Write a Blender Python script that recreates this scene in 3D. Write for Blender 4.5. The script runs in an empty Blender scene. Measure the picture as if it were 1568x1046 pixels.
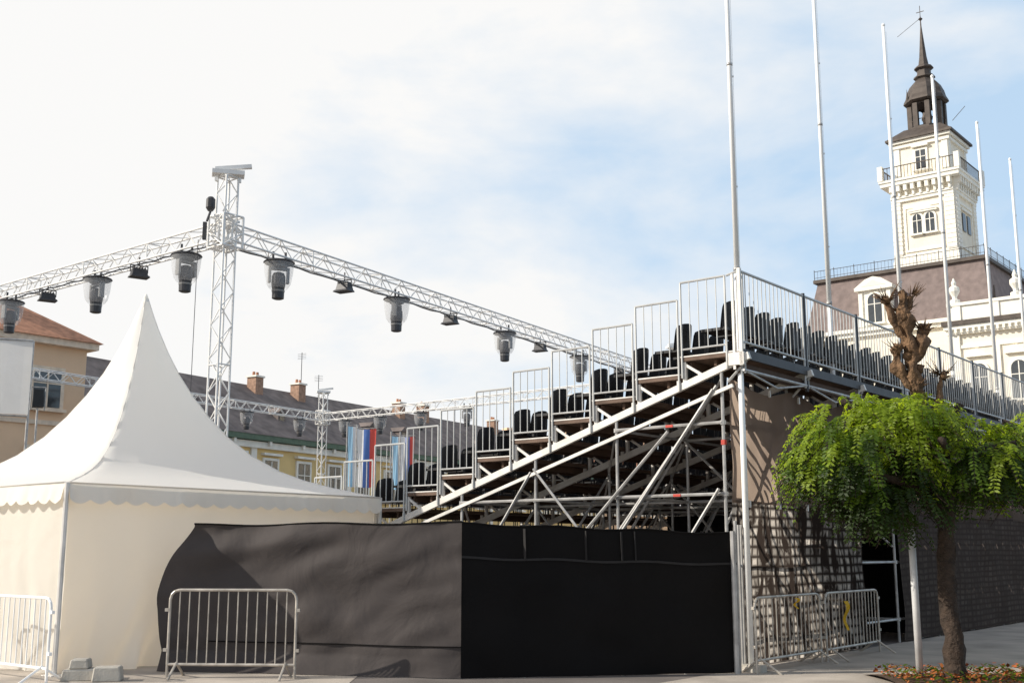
import bpy, math, random
from mathutils import Vector, Matrix, noise
random.seed(7)
R=math.radians
scene=bpy.context.scene
ROT=R(-38.9)
# ------------------------------------------------------------ materials
def newmat(name):
    m=bpy.data.materials.new(name); m.use_nodes=True
    nt=m.node_tree; nt.nodes.clear()
    out=nt.nodes.new('ShaderNodeOutputMaterial')
    return m,nt,out
def noisecol(nt,c,amt,scale,detail=5):
    tc=nt.nodes.new('ShaderNodeTexCoord')
    n=nt.nodes.new('ShaderNodeTexNoise'); n.inputs['Scale'].default_value=scale; n.inputs['Detail'].default_value=detail
    nt.links.new(tc.outputs['Object'],n.inputs['Vector'])
    r=nt.nodes.new('ShaderNodeValToRGB')
    r.color_ramp.elements[0].position=.3; r.color_ramp.elements[1].position=.7
    r.color_ramp.elements[0].color=(*[max(0,x*(1-amt)) for x in c],1)
    r.color_ramp.elements[1].color=(*[min(1,x*(1+amt)) for x in c],1)
    nt.links.new(n.outputs['Fac'],r.inputs['Fac'])
    return tc,n,r
def M(name,c,rough=.6,metal=0.,amt=.15,scale=4.,bump=0.,bscale=30.,spec=.4):
    m,nt,out=newmat(name)
    b=nt.nodes.new('ShaderNodeBsdfPrincipled')
    tc,n,r=noisecol(nt,c,amt,scale)
    nt.links.new(r.outputs[0],b.inputs['Base Color'])
    b.inputs['Roughness'].default_value=rough; b.inputs['Metallic'].default_value=metal
    b.inputs['Specular IOR Level'].default_value=spec
    if bump>0:
        n2=nt.nodes.new('ShaderNodeTexNoise'); n2.inputs['Scale'].default_value=bscale; n2.inputs['Detail'].default_value=6
        nt.links.new(tc.outputs['Object'],n2.inputs['Vector'])
        bp=nt.nodes.new('ShaderNodeBump'); bp.inputs['Strength'].default_value=bump; bp.inputs['Distance'].default_value=.05
        nt.links.new(n2.outputs['Fac'],bp.inputs['Height']); nt.links.new(bp.outputs[0],b.inputs['Normal'])
    nt.links.new(b.outputs[0],out.inputs[0])
    return m
def Fabric(name,c,ct,fac=.35,amt=.06,scale=1.5,bump=.25,bscale=2.5,rough=.7):
    m,nt,out=newmat(name)
    tc,n,r=noisecol(nt,c,amt,scale)
    d=nt.nodes.new('ShaderNodeBsdfPrincipled'); d.inputs['Roughness'].default_value=rough; d.inputs['Specular IOR Level'].default_value=.12
    t=nt.nodes.new('ShaderNodeBsdfTranslucent'); t.inputs[0].default_value=(*ct,1)
    mx=nt.nodes.new('ShaderNodeMixShader'); mx.inputs[0].default_value=fac
    nt.links.new(r.outputs[0],d.inputs['Base Color'])
    n2=nt.nodes.new('ShaderNodeTexNoise'); n2.inputs['Scale'].default_value=bscale; n2.inputs['Detail'].default_value=4; n2.inputs['Distortion'].default_value=.6
    nt.links.new(tc.outputs['Object'],n2.inputs['Vector'])
    bp=nt.nodes.new('ShaderNodeBump'); bp.inputs['Strength'].default_value=bump; bp.inputs['Distance'].default_value=.08
    nt.links.new(n2.outputs['Fac'],bp.inputs['Height']); nt.links.new(bp.outputs[0],d.inputs['Normal'])
    nt.links.new(d.outputs[0],mx.inputs[1]); nt.links.new(t.outputs[0],mx.inputs[2]); nt.links.new(mx.outputs[0],out.inputs[0])
    return m
def NetMat(name,dark,light,bw,bh,alpha,lo=.40,hi=.6,ntr=.6,warp=.05,mort=.27):
    # woven debris netting: translucent, bright cells and blotches painted in as sunlight through holes
    m,nt,out=newmat(name)
    L=nt.links.new
    tc=nt.nodes.new('ShaderNodeTexCoord'); sp=nt.nodes.new('ShaderNodeSeparateXYZ'); cb=nt.nodes.new('ShaderNodeCombineXYZ')
    L(tc.outputs['Object'],sp.inputs[0]); L(sp.outputs['Y'],cb.inputs['X']); L(sp.outputs['Z'],cb.inputs['Y'])
    wn=nt.nodes.new('ShaderNodeTexNoise'); wn.inputs['Scale'].default_value=1.2; wn.inputs['Detail'].default_value=3
    L(cb.outputs[0],wn.inputs['Vector'])
    wm=nt.nodes.new('ShaderNodeMixRGB'); wm.blend_type='ADD'; wm.inputs[0].default_value=warp
    L(cb.outputs[0],wm.inputs[1]); L(wn.outputs['Color'],wm.inputs[2])
    br=nt.nodes.new('ShaderNodeTexBrick'); br.inputs['Scale'].default_value=1
    br.inputs['Brick Width'].default_value=bw; br.inputs['Row Height'].default_value=bh
    br.inputs['Mortar Size'].default_value=bh*mort; br.inputs['Mortar Smooth'].default_value=1.0; br.offset=.0
    br.inputs['Color1'].default_value=(1,1,1,1); br.inputs['Color2'].default_value=(.4,.4,.4,1); br.inputs['Mortar'].default_value=(0,0,0,1)
    L(wm.outputs[0],br.inputs['Vector'])
    mp=nt.nodes.new('ShaderNodeMapping'); mp.inputs['Scale'].default_value=(2.2,.9,1); mp.inputs['Rotation'].default_value=(0,0,.35)
    L(cb.outputs[0],mp.inputs[0])
    n2=nt.nodes.new('ShaderNodeTexNoise'); n2.inputs['Scale'].default_value=1.7; n2.inputs['Detail'].default_value=8; n2.inputs['Distortion'].default_value=.8; n2.inputs['Roughness'].default_value=.62
    L(mp.outputs[0],n2.inputs['Vector'])
    rp=nt.nodes.new('ShaderNodeValToRGB'); rp.color_ramp.elements[0].position=lo; rp.color_ramp.elements[1].position=hi
    L(n2.outputs['Fac'],rp.inputs[0])
    mu=nt.nodes.new('ShaderNodeMath'); mu.operation='MULTIPLY'
    L(br.outputs['Color'],mu.inputs[0]); L(rp.outputs[0],mu.inputs[1])
    mc=nt.nodes.new('ShaderNodeMixRGB'); mc.inputs[1].default_value=(*dark,1); mc.inputs[2].default_value=(*light,1)
    L(mu.outputs[0],mc.inputs[0])
    d=nt.nodes.new('ShaderNodeBsdfDiffuse'); t=nt.nodes.new('ShaderNodeBsdfTranslucent')
    L(mc.outputs[0],d.inputs[0]); L(mc.outputs[0],t.inputs[0])
    mx=nt.nodes.new('ShaderNodeMixShader'); mx.inputs[0].default_value=ntr
    L(d.outputs[0],mx.inputs[1]); L(t.outputs[0],mx.inputs[2])
    tr=nt.nodes.new('ShaderNodeBsdfTransparent'); m2=nt.nodes.new('ShaderNodeMixShader')
    m2.inputs[0].default_value=alpha
    L(mx.outputs[0],m2.inputs[1]); L(tr.outputs[0],m2.inputs[2]); L(m2.outputs[0],out.inputs[0])
    return m
def Clear(name,c,tfac,rough=.15):
    m,nt,out=newmat(name)
    g=nt.nodes.new('ShaderNodeBsdfPrincipled'); g.inputs['Base Color'].default_value=(*c,1); g.inputs['Roughness'].default_value=rough
    g.inputs['Specular IOR Level'].default_value=.2
    tr=nt.nodes.new('ShaderNodeBsdfTransparent'); mx=nt.nodes.new('ShaderNodeMixShader'); mx.inputs[0].default_value=tfac
    nt.links.new(g.outputs[0],mx.inputs[1]); nt.links.new(tr.outputs[0],mx.inputs[2]); nt.links.new(mx.outputs[0],out.inputs[0])
    return m

ALU=M('aluminium_truss',(.82,.81,.79),.42,.1,.08,3)
GALV=M('galvanised_steel',(.44,.43,.42),.45,.35,.25,6)
WHITEALU=M('stand_aluminium',(.72,.69,.65),.5,.1,.14,5)
DARKST=M('dark_steel',(.06,.06,.065),.5,.3,.2,6)
BLACKP=M('black_plastic',(.018,.018,.02),.45,0,.2,4)
RED=M('red_clamp',(.55,.06,.04),.5)
PLY=M('plywood_deck',(.14,.09,.065),.75,0,.35,3,.1)
CREAM=M('cream_stucco',(.87,.80,.67),.85,0,.07,.8,.15,8)
TRIM=M('stone_trim',(.88,.85,.77),.8,0,.08,2)
SLATE=M('slate_roof',(.20,.155,.145),.8,0,.2,2,.2,12)
SLATE2=M('dark_spire_metal',(.09,.073,.063),.6,.2,.25,2)
GLASS=M('window_glass',(.05,.055,.06),.12,0,.4,1,spec=.8)
PEACH=M('peach_stucco',(.80,.56,.37),.9,0,.08,.5,.1,5)
YEL=M('yellow_stucco',(.78,.58,.27),.9,0,.1,.5,.1,5)
TILE=M('red_roof_tile',(.46,.22,.13),.85,0,.3,3,.3,14)
WHITE=M('white_paint',(.92,.92,.91),.4,0,.03,3)
CONC=M('concrete',(.46,.43,.38),.9,0,.15,5,.3,40)
BARK=M('bark',(.042,.028,.02),.9,0,.5,9,.9,22)
BARKL=M('pollard_bark',(.17,.10,.055),.9,0,.55,9,.9,24)

# ------------------------------------------------------------ mesh builder
class MB:
    def __init__(s): s.v=[];s.f=[];s.m=[]
    def add(s,vs,fs,mat=0):
        o=len(s.v); s.v+= [tuple(v) for v in vs]
        for f in fs: s.f.append(tuple(i+o for i in f)); s.m.append(mat)
    def tube(s,a,b,r,mat=0,n=6,r2=None,cap=True):
        a=Vector(a);b=Vector(b);d=(b-a)
        if d.length<1e-6: return
        d.normalize(); u=d.orthogonal().normalized() if abs(d.z)<.99 else Vector((1,0,0)); w=d.cross(u).normalized(); u=w.cross(d)
        if r2 is None:r2=r
        vs=[a+(u*math.cos(2*math.pi*i/n)+w*math.sin(2*math.pi*i/n))*r for i in range(n)]
        vs+=[b+(u*math.cos(2*math.pi*i/n)+w*math.sin(2*math.pi*i/n))*r2 for i in range(n)]
        fs=[(i,(i+1)%n,n+(i+1)%n,n+i) for i in range(n)]
        if cap: fs+=[tuple(range(n-1,-1,-1)),tuple(range(n,2*n))]
        s.add(vs,fs,mat)
    def path(s,pts,r,mat=0,n=6):
        for i in range(len(pts)-1): s.tube(pts[i],pts[i+1],r,mat,n)
    def beam(s,a,b,w,h,mat=0):
        a=Vector(a);b=Vector(b);d=(b-a).normalized()
        side=d.cross(Vector((0,0,1)))
        if side.length<1e-3: side=Vector((1,0,0))
        side.normalize(); up=side.cross(d)
        vs=[]
        for p in(a,b):
            for sx,sz in((-1,-1),(1,-1),(1,1),(-1,1)): vs.append(p+side*sx*w/2+up*sz*h/2)
        s.add(vs,[(3,2,1,0),(4,5,6,7),(0,1,5,4),(1,2,6,5),(2,3,7,6),(3,0,4,7)],mat)
    def box(s,x0,x1,y0,y1,z0,z1,mat=0):
        vs=[(x0,y0,z0),(x1,y0,z0),(x1,y1,z0),(x0,y1,z0),(x0,y0,z1),(x1,y0,z1),(x1,y1,z1),(x0,y1,z1)]
        s.add(vs,[(3,2,1,0),(4,5,6,7),(0,1,5,4),(1,2,6,5),(2,3,7,6),(3,0,4,7)],mat)
    def frust(s,x0,x1,y0,y1,z0,X0,X1,Y0,Y1,z1,mat=0):
        vs=[(x0,y0,z0),(x1,y0,z0),(x1,y1,z0),(x0,y1,z0),(X0,Y0,z1),(X1,Y0,z1),(X1,Y1,z1),(X0,Y1,z1)]
        s.add(vs,[(3,2,1,0),(4,5,6,7),(0,1,5,4),(1,2,6,5),(2,3,7,6),(3,0,4,7)],mat)
    def lathe(s,prof,c,n=12,mat=0,ph=0):
        cx,cy,cz=c; vs=[]
        for r,z in prof:
            for i in range(n):
                a=2*math.pi*i/n+ph; vs.append((cx+r*math.cos(a),cy+r*math.sin(a),cz+z))
        fs=[]
        for j in range(len(prof)-1):
            for i in range(n): fs.append((j*n+i,j*n+(i+1)%n,(j+1)*n+(i+1)%n,(j+1)*n+i))
        fs.append(tuple(range(n-1,-1,-1))); fs.append(tuple(range((len(prof)-1)*n,len(prof)*n)))
        s.add(vs,fs,mat)
    def extr(s,poly,y0,y1,mat=0):
        n=len(poly)
        vs=[(x,y0,z) for x,z in poly]+[(x,y1,z) for x,z in poly]
        fs=[tuple(range(n)),tuple(range(2*n-1,n-1,-1))]+[(i,n+i,n+(i+1)%n,(i+1)%n) for i in range(n)]
        s.add(vs,fs,mat)
    def grid(s,fn,nu,nv,mat=0):
        vs=[fn(i/nu,j/nv) for j in range(nv+1) for i in range(nu+1)]
        fs=[(j*(nu+1)+i,j*(nu+1)+i+1,(j+1)*(nu+1)+i+1,(j+1)*(nu+1)+i) for j in range(nv) for i in range(nu)]
        s.add(vs,fs,mat)
    def obj(s,name,mats,parent=None,smooth=False):
        me=bpy.data.meshes.new(name); me.from_pydata(s.v,[],s.f)
        for m in mats: me.materials.append(m)
        me.polygons.foreach_set('material_index',s.m)
        if smooth: me.polygons.foreach_set('use_smooth',[True]*len(s.f))
        me.update()
        o=bpy.data.objects.new(name,me); scene.collection.objects.link(o)
        if parent: o.parent=parent
        return o
def empty(name,loc=(0,0,0),rot=0):
    e=bpy.data.objects.new(name,None); e.location=loc; e.rotation_euler=(0,0,rot); e.empty_display_size=.3
    scene.collection.objects.link(e); return e
def truss(mb,a,b,size,pitch,r=.024,rd=.011,side=None,mat=0):
    a=Vector(a);b=Vector(b);d=(b-a);L=d.length;d.normalize()
    if side is None: side=d.cross(Vector((0,0,1))).normalized()
    side=Vector(side).normalized(); up=side.cross(d).normalized()
    h=size/2
    cs=[(-h,-h),(h,-h),(h,h),(-h,h)]
    P=lambda c,t:a+d*t+side*c[0]+up*c[1]
    for c in cs: mb.tube(P(c,0),P(c,L),r,mat,8)
    n=max(2,int(round(L/pitch))); 
    for q in range(4):
        c0,c1=cs[q],cs[(q+1)%4]
        for i in range(n):
            t0=L*i/n;t1=L*(i+1)/n
            A,B=(c0,c1) if (i+q)%2==0 else (c1,c0)
            mb.tube(P(A,t0),P(B,t1),rd,mat,5)
        for t in [0,L]+[x for x in [2.9*k for k in range(1,40)] if x<L]:
            mb.tube(P(c0,t),P(c1,t),rd*1.5,mat,5)
            
# ------------------------------------------------------------ world / sun / camera
w=bpy.data.worlds.new("World"); scene.world=w; w.use_nodes=True
nt=w.node_tree; nt.nodes.clear(); L_=nt.links.new
def MATH(op,a=None,b=None,c=None,clamp=False):
    n=nt.nodes.new('ShaderNodeMath'); n.operation=op; n.use_clamp=clamp
    for i,v in enumerate((a,b,c)):
        if v is None: continue
        if isinstance(v,(int,float)): n.inputs[i].default_value=v
        else: L_(v,n.inputs[i])
    return n.outputs[0]
wo=nt.nodes.new('ShaderNodeOutputWorld'); bg=nt.nodes.new('ShaderNodeBackground'); bg.inputs[1].default_value=.125
sky=nt.nodes.new('ShaderNodeTexSky'); sky.sky_type='NISHITA'; sky.sun_disc=False
sky.sun_elevation=R(31); sky.sun_rotation=R(267); sky.air_density=1.0; sky.dust_density=1.0; sky.ozone_density=1.2
tc=nt.nodes.new('ShaderNodeTexCoord')
mp=nt.nodes.new('ShaderNodeMapping'); mp.inputs['Scale'].default_value=(1.0,1.0,2.2); mp.inputs['Location'].default_value=(.35,.1,.2)
L_(tc.outputs['Generated'],mp.inputs[0])
n1=nt.nodes.new('ShaderNodeTexNoise'); n1.inputs['Scale'].default_value=3.4; n1.inputs['Detail'].default_value=9; n1.inputs['Roughness'].default_value=.54; n1.inputs['Distortion'].default_value=.15
L_(mp.outputs[0],n1.inputs['Vector'])
sx=nt.nodes.new('ShaderNodeSeparateXYZ'); L_(tc.outputs['Generated'],sx.inputs[0])
v=MATH('MULTIPLY_ADD',sx.outputs['X'],-.46,n1.outputs['Fac'])
v=MATH('MULTIPLY_ADD',sx.outputs['Z'],.22,v)
rp=nt.nodes.new('ShaderNodeValToRGB')
rp.color_ramp.elements[0].position=.31; rp.color_ramp.elements[0].color=(0,0,0,1)
rp.color_ramp.elements[1].position=.60; rp.color_ramp.elements[1].color=(1,1,1,1)
L_(v,rp.inputs[0])
veil=nt.nodes.new('ShaderNodeMixRGB'); veil.inputs[0].default_value=.78; veil.inputs[2].default_value=(4.9,6.5,8.2,1)
L_(sky.outputs[0],veil.inputs[1])
cl=nt.nodes.new('ShaderNodeMixRGB'); cl.inputs[2].default_value=(7.7,7.66,7.58,1)
L_(rp.outputs[0],cl.inputs[0]); L_(veil.outputs[0],cl.inputs[1])
zz=nt.nodes.new('ShaderNodeMapRange'); zz.interpolation_type='SMOOTHSTEP'; zz.inputs['From Min'].default_value=.52; zz.inputs['From Max'].default_value=.85; L_(sx.outputs['Z'],zz.inputs[0])
yy=nt.nodes.new('ShaderNodeMapRange'); yy.interpolation_type='SMOOTHSTEP'; yy.inputs['From Min'].default_value=.35; yy.inputs['From Max'].default_value=-.35; L_(sx.outputs['Y'],yy.inputs[0])
far=MATH('MAXIMUM',zz.outputs[0],yy.outputs[0]); far=MATH('MULTIPLY',far,.5)
fin=nt.nodes.new('ShaderNodeMixRGB'); L_(far,fin.inputs[0]); L_(cl.outputs[0],fin.inputs[1]); L_(sky.outputs[0],fin.inputs[2])
L_(fin.outputs[0],bg.inputs[0]); L_(bg.outputs[0],wo.inputs[0])

S=Vector((-.86,-.10,.515))
sl=bpy.data.lights.new('sun','SUN'); sl.energy=5.0; sl.angle=R(.5); sl.color=(1,.93,.81)
so=bpy.data.objects.new('sun',sl); so.rotation_euler=S.to_track_quat('Z','Y').to_euler(); so.location=(-30,0,40); scene.collection.objects.link(so)

cam=bpy.data.cameras.new('camera'); cam.sensor_width=36; cam.lens=40.18; cam.clip_end=3000
co=bpy.data.objects.new('camera',cam); co.location=(0,0,1.6); co.rotation_euler=(R(90+10.36),0,0)
scene.collection.objects.link(co); scene.camera=co
scene.view_settings.view_transform='Standard'; scene.view_settings.look='None'; scene.view_settings.exposure=0

# ------------------------------------------------------------ ground
mb=MB(); mb.add([(-900,-200,0),(900,-200,0),(900,1500,0),(-900,1500,0)],[(0,1,2,3)])
mb.obj('ground',[M('asphalt',(.16,.14,.13),.9,0,.25,.8,.25,60)])
SLAB=M('pavement_slabs',(.42,.37,.32),.9,0,.25,1.2,.25,50)
mb=MB(); mb.grid(lambda u,v:(-14+12*u-0*v,9+12*v,.004),4,4)
mb.obj('pavement',[SLAB])
e=empty('pavement',(3.1,16,0),ROT); mb=MB(); mb.grid(lambda u,v:(-.1+7*u,-4+40*v,.004),4,8); mb.obj('slabs',[SLAB],e)

# ------------------------------------------------------------ grandstand
gs=empty('grandstand',(3.1,16,0),ROT)
TL=26.9; NR=11; FR=[i*2.07 for i in range(14)]
zs=lambda x:4.20+.323*x
deck=MB(); fr=MB(); rail=MB()
for k in range(NR):
    x1=-.79*k + (.2 if k==0 else 0); x0=-.79*(k+1); z=4.36-.255*k
    for i in range(13):
        deck.box(x0,x1-.012,FR[i]+.01,FR[i+1]-.01,z-.045,z,0)
    deck.box(x0,x1-.012,-.035,.008,z-.05,z+.004,0)
    deck.box(x0,x1-.012,-.04,-.002,z+.006,z+.024,1)
    deck.box(x0-.03,x0-.002,-.03,TL,z-.09,z+.01,2)
    deck.box(x0+.1,x0+.14,0.05,TL,z-.15,z-.05,2)
    deck.box(x0+.5,x0+.54,0.05,TL,z-.15,z-.05,2)
    xa,xb=x0+.03,-.79*k-.03; zt=z+1.12
    for yy_ in (-.045,):
        rail.path([(xa,yy_,z-.3),(xa,yy_,zt),(xb,yy_,zt),(xb,yy_,z-.22)],.017,0)
        rail.tube((xa,yy_,z+.12),(xb,yy_,z+.12),.014)
        for j in range(1,5):
            xx=xa+(xb-xa)*j/5; rail.tube((xx,yy_,z+.12),(xx,yy_,zt),.0085)
PX=[-.15,-1.95,-3.5,-5.05,-6.6,-8.1]
for i,t in enumerate(FR):
    fr.beam((.3,t,zs(.3)),(-8.7,t,zs(-8.7)),.06,.10,1)
    if i<1: fr.beam((.05,t-.05,zs(.05)-.33),(-8.7,t-.05,zs(-8.7)-.20),.04,.05,1)
    for k in range(NR):
        xx=-.79*k; z=4.36-.255*k
        if k: fr.beam((xx-.06,t,zs(xx)),(xx-.06,t,z-.07),.045,.045,1)
        fr.beam((-.79*(k+1)+.05,t,zs(-.79*(k+1))),(-.79*(k+1)+.05,t,z-.06),.05,.05,1)
        fr.beam((-.79*(k+1)+.03,t,z-.08),(xx-.42,t,zs(xx-.42)),.03,.04,1)
    for p in PX:
        top=zs(p)
        fr.tube((p,t,0),(p,t,top),.0245,0,8)
        for zz_ in (.4,1.4,2.38,3.38):
            if zz_<top: fr.tube((p,t,zz_-.03),(p,t,zz_+.03),.045,0,8)
    for zz_ in (.4,1.4,2.38,3.38):
        ps=[p for p in PX if zs(p)>zz_]
        if len(ps)>1:
            fr.tube((ps[0],t-.03,zz_),(ps[-1],t-.03,zz_),.024,0)
        for p in ps:
            if i<13: fr.tube((p,t,zz_),(p,FR[i+1],zz_),.022,0)
    for a in range(len(PX)-1):
        p,q=PX[a],PX[a+1]
        if (a+i)%2==0:
            fr.tube((p-.05,t-.06,zs(p)-.25),(q,t-.06,max(.2,zs(q)-1.75)),.024,0)
        else:
            fr.tube((q,t-.06,zs(q)-.2),(p,t-.06,max(.2,zs(q)-1.9)),.022,0)
        if i<13 and i%2==a%2:
            fr.tube((p,t,max(.3,zs(p)-2.2)),(p,FR[i+1],zs(p)-.2),.022,0)
        if i<13:
            fr.tube((p,t,zs(p)-.15),(q,FR[i+1],zs(q)-.15),.02,0)
    fr.tube((.25,t,4.22),(-.05,t,3.95),.02,0)
    if i<13:
        fr.tube((.2,t,4.1),(.2,FR[i+1],4.1),.022,0); fr.tube((.2,t,4.1),(.2,(t+FR[i+1])/2,3.95),.015,0); fr.tube((.2,(t+FR[i+1])/2,3.95),(.2,FR[i+1],4.1),.015,0)
fr.tube((-.25,-.08,3.85),(-1.9,-.08,1.8),.026,0)
fr.tube((-.2,-.09,2.45),(-.75,-.09,1.7),.024,0)
fr.tube((-1.0,-.09,3.3),(-2.9,-.09,1.5),.024,0)
for p,z in ((-.15,3.1),(-1.0,3.38),(-.9,2.38)):
    if p==-.15: fr.box(p-.028,p+.028,-.03,.028,z-.035,z+.035,2)
    else: fr.box(p-.06,p+.06,-.06,-.028,z-.018,z+.018,2)
zb=4.36
for i in range(13):
    t0,t1=FR[i],FR[i+1]
    rail.tube((.2,t0,zb+1.16),(.2,t1,zb+1.16),.021)
    rail.tube((.2,t0,zb+.14),(.2,t1,zb+.14),.018)
    n=16
    for j in range(1,n):
        rail.tube((.2,t0+(t1-t0)*j/n,zb+.14),(.2,t0+(t1-t0)*j/n,zb+1.16),.0085)
    rail.tube((.2,t1,zb-.35),(.2,t1,zb+1.2),.03,1)
    rail.tube((.2,t1-.05,zb-.3),(.2,t1-.05,zb+1.16),.018,0)
    rail.tube((.2,t0+.05,zb-.3),(.2,t0+.05,zb+1.16),.018,0)
rail.beam((.2,-.04,zb-.2),(.2,-.04,zb+1.2),.05,.05,2)
rail.beam((.09,-.04,zb-.25),(.09,-.04,zb+1.15),.035,.035,2)
rail.beam((.0,-.04,zb-.1),(.24,-.04,zb-.1),.05,.18,2)
rail.tube((.0,-.045,zb+1.12),(.2,-.045,zb+1.16),.017)
deck.box(.2,.235,-.03,TL,zb-.1,zb+.03,3)
deck.box(.1,.14,.0,TL,zb-.3,zb-.15,2)
deck.obj('decks',[PLY,WHITEALU,M('joist_wood',(.10,.06,.04),.8),DARKST],gs)
fr.obj('scaffold_frames',[GALV,WHITEALU,RED],gs)
rail.obj('guard_rails',[M('rail_steel',(.54,.54,.53),.4,.2,.1,5),DARKST,WHITEALU],gs)

ch=MB()
def chair(cx,cy,z,rz):
    def bk(u,v):
        y=(u-.5)*.45*(1-.18*v**3); x=.2+.05*v-.09*(abs(u-.5)*2)**2; zz=z+.40+.42*v-(.05*(abs(u-.5)*2)**3 if v>.9 else 0)
        return (cx+x,cy+y,zz)
    ch.grid(bk,5,4)
    ch.grid(lambda u,v:(bk(u,v)[0]+.025,bk(u,v)[1],bk(u,v)[2]),5,4)
    ch.box(cx-.22,cx+.2,cy-.21,cy+.21,z+.38,z+.42)
    for a in(-.17,.17):
        for b in(-.18,.18): ch.tube((cx+a,cy+b,z),(cx+a,cy+b,z+.38),.012,0,4)
for k in range(10):
    z=4.36-.255*k; cx=-.79*k-.34
    y=.42+random.uniform(-.05,.05)
    while y<TL-.4:
        chair(cx+random.uniform(-.02,.02),y,z+random.uniform(-.01,.01)+.01,0); y+=.505+random.uniform(-.015,.02)
ch.obj('stadium_seats',[BLACKP],gs,False)

SHEET=Fabric('brown_sheet',(.15,.118,.10),(.60,.47,.38),.62,.5,.9,.8,3)
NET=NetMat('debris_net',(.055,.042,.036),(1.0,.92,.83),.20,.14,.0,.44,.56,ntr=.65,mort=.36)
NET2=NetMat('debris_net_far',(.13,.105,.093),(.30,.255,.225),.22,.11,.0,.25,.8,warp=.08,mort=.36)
sh=empty('scaffold_sheeting',(3.1,16,0),ROT)
def fold(y,z,a=.03): return a*noise.noise(Vector((y*1.3,z*1.1,3)))*2+a*.7*noise.noise(Vector((y*5,z*1.5,9)))+a*.6*math.sin(y*3.04+z*2.5)
mb=MB()
mb.grid(lambda u,v:(-.06+fold(25*u,2.2+1.7*v,.035),.05+25*u,2.26+(1.75-.14*math.sin(u*math.pi*12)**2)*v),260,24)
mb.obj('upper_sheet',[SHEET],sh,True)
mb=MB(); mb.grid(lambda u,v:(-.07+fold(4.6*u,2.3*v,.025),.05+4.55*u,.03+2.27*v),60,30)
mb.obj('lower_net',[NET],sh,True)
mb=MB(); mb.grid(lambda u,v:(-.07+fold(19*u,2.3*v,.025),6.25+18.8*u,.03+2.27*v),200,24)
mb.obj('far_net',[NET2],sh,True)
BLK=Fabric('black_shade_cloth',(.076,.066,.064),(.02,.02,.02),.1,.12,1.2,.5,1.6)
BLKD=Fabric('black_shade_cloth_shaded',(.008,.007,.007),(.01,.01,.01),.1,.2,1.2,.3,1.6)  # same cloth as above with shade darkened into its colour
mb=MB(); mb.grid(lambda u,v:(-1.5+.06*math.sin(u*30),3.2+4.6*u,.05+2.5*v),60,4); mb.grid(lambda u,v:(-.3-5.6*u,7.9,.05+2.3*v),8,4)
mb.obj('gap_shade_sheet',[BLKD],sh,True)  # dark sheets added behind the gap to stand in for its deep shade
mb=MB()
for t in(.45,1.4,2.35,3.3,4.25): mb.box(-.03,.0,t-.02,t+.02,2.2,2.3)
for t in range(26): mb.box(-.03,.0,t+.2,t+.23,3.85,3.95)
mb.obj('ties',[WHITEALU],sh)

def fence_posts(name,y0,x):
    mb=MB()
    mb.tube((x,y0,0),(x,y0,1.95),.021); mb.tube((x,y0+.07,0),(x,y0+.07,1.95),.021); mb.tube((x,y0,1.4),(x,y0+.07,1.4),.02)
    mb.box(x-.3,x+.3,y0-.1,y0+.1,0,.1,1)
    e=empty(name,(3.1,16,0),ROT); mb.obj('fence_post',[GALV,CONC],e)
fence_posts('site_fence_post',-.02,.04)

def barrier(name,loc,rot,L=2.2,h=1.1,mat=None):
    mb=MB(); r=.12
    pts=[(0,0,.17),(0,0,h-r)]+[(r-r*math.cos(a),0,h-r+r*math.sin(a)) for a in (R(30),R(60),R(90))]
    pts+=[(L-r+r*math.sin(a),0,h-r+r*math.cos(a)) for a in (0,R(30),R(60),R(90))]+[(L,0,.17),(0,0,.17)]
    mb.path(pts,.019,0,8)
    n=int(L/.125)
    for j in range(1,n): mb.tube((L*j/n,0,.17),(L*j/n,0,h),.0085)
    for x in(.12,L-.12):
        mb.path([(x,-.3,0),(x,-.22,.05),(x,-.0,.19),(x,.22,.05),(x,.3,0)],.017)
    for z in(.35,.85):
        mb.box(-.06,-.01,-.02,.02,z-.02,z+.02); mb.box(L+.01,L+.05,-.02,.02,z-.02,z+.02)
    mb.tube((L,0,.19),(L,0,0),.017); mb.tube((0,0,.19),(0,0,0),.017)
    e=empty(name,loc,rot); mb.obj('frame',[mat or M('barrier_zinc',(.48,.44,.39),.45,.4,.3,6)],e); return e
barrier('crowd_barrier',(-4.42,15.15,0),R(-4),1.66,1.1)
barrier('crowd_barrier',(-5.72,14.55,0),R(180-38.9),2.3,1.02,WHITE)
d=Vector((.628,.778,0)); base=Vector((3.1,16,0)); p=Vector((.778,-.628,0))
for t in(-.25,1.98):
    q=base+d*t+p*.36; barrier('crowd_barrier',q,ROT+R(90+1),2.12,.98)
mb=MB()
def rag(t,z0,z1,wd):
    mb.grid(lambda u,v:(.42+.03*math.sin(v*7),t+(u-.5)*wd*(1.2-.5*v)+.02*math.sin(v*9),z1+(z0-z1)*v),3,8)
rag(2.6,.42,.85,.13); rag(.9,.80,.95,.09)
e=empty('yellow_rag',(3.1,16,0),ROT); mb.obj('cloth',[Fabric('yellow_cloth',(.75,.45,.03),(.7,.4,.02),.3)],e,True)

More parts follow.
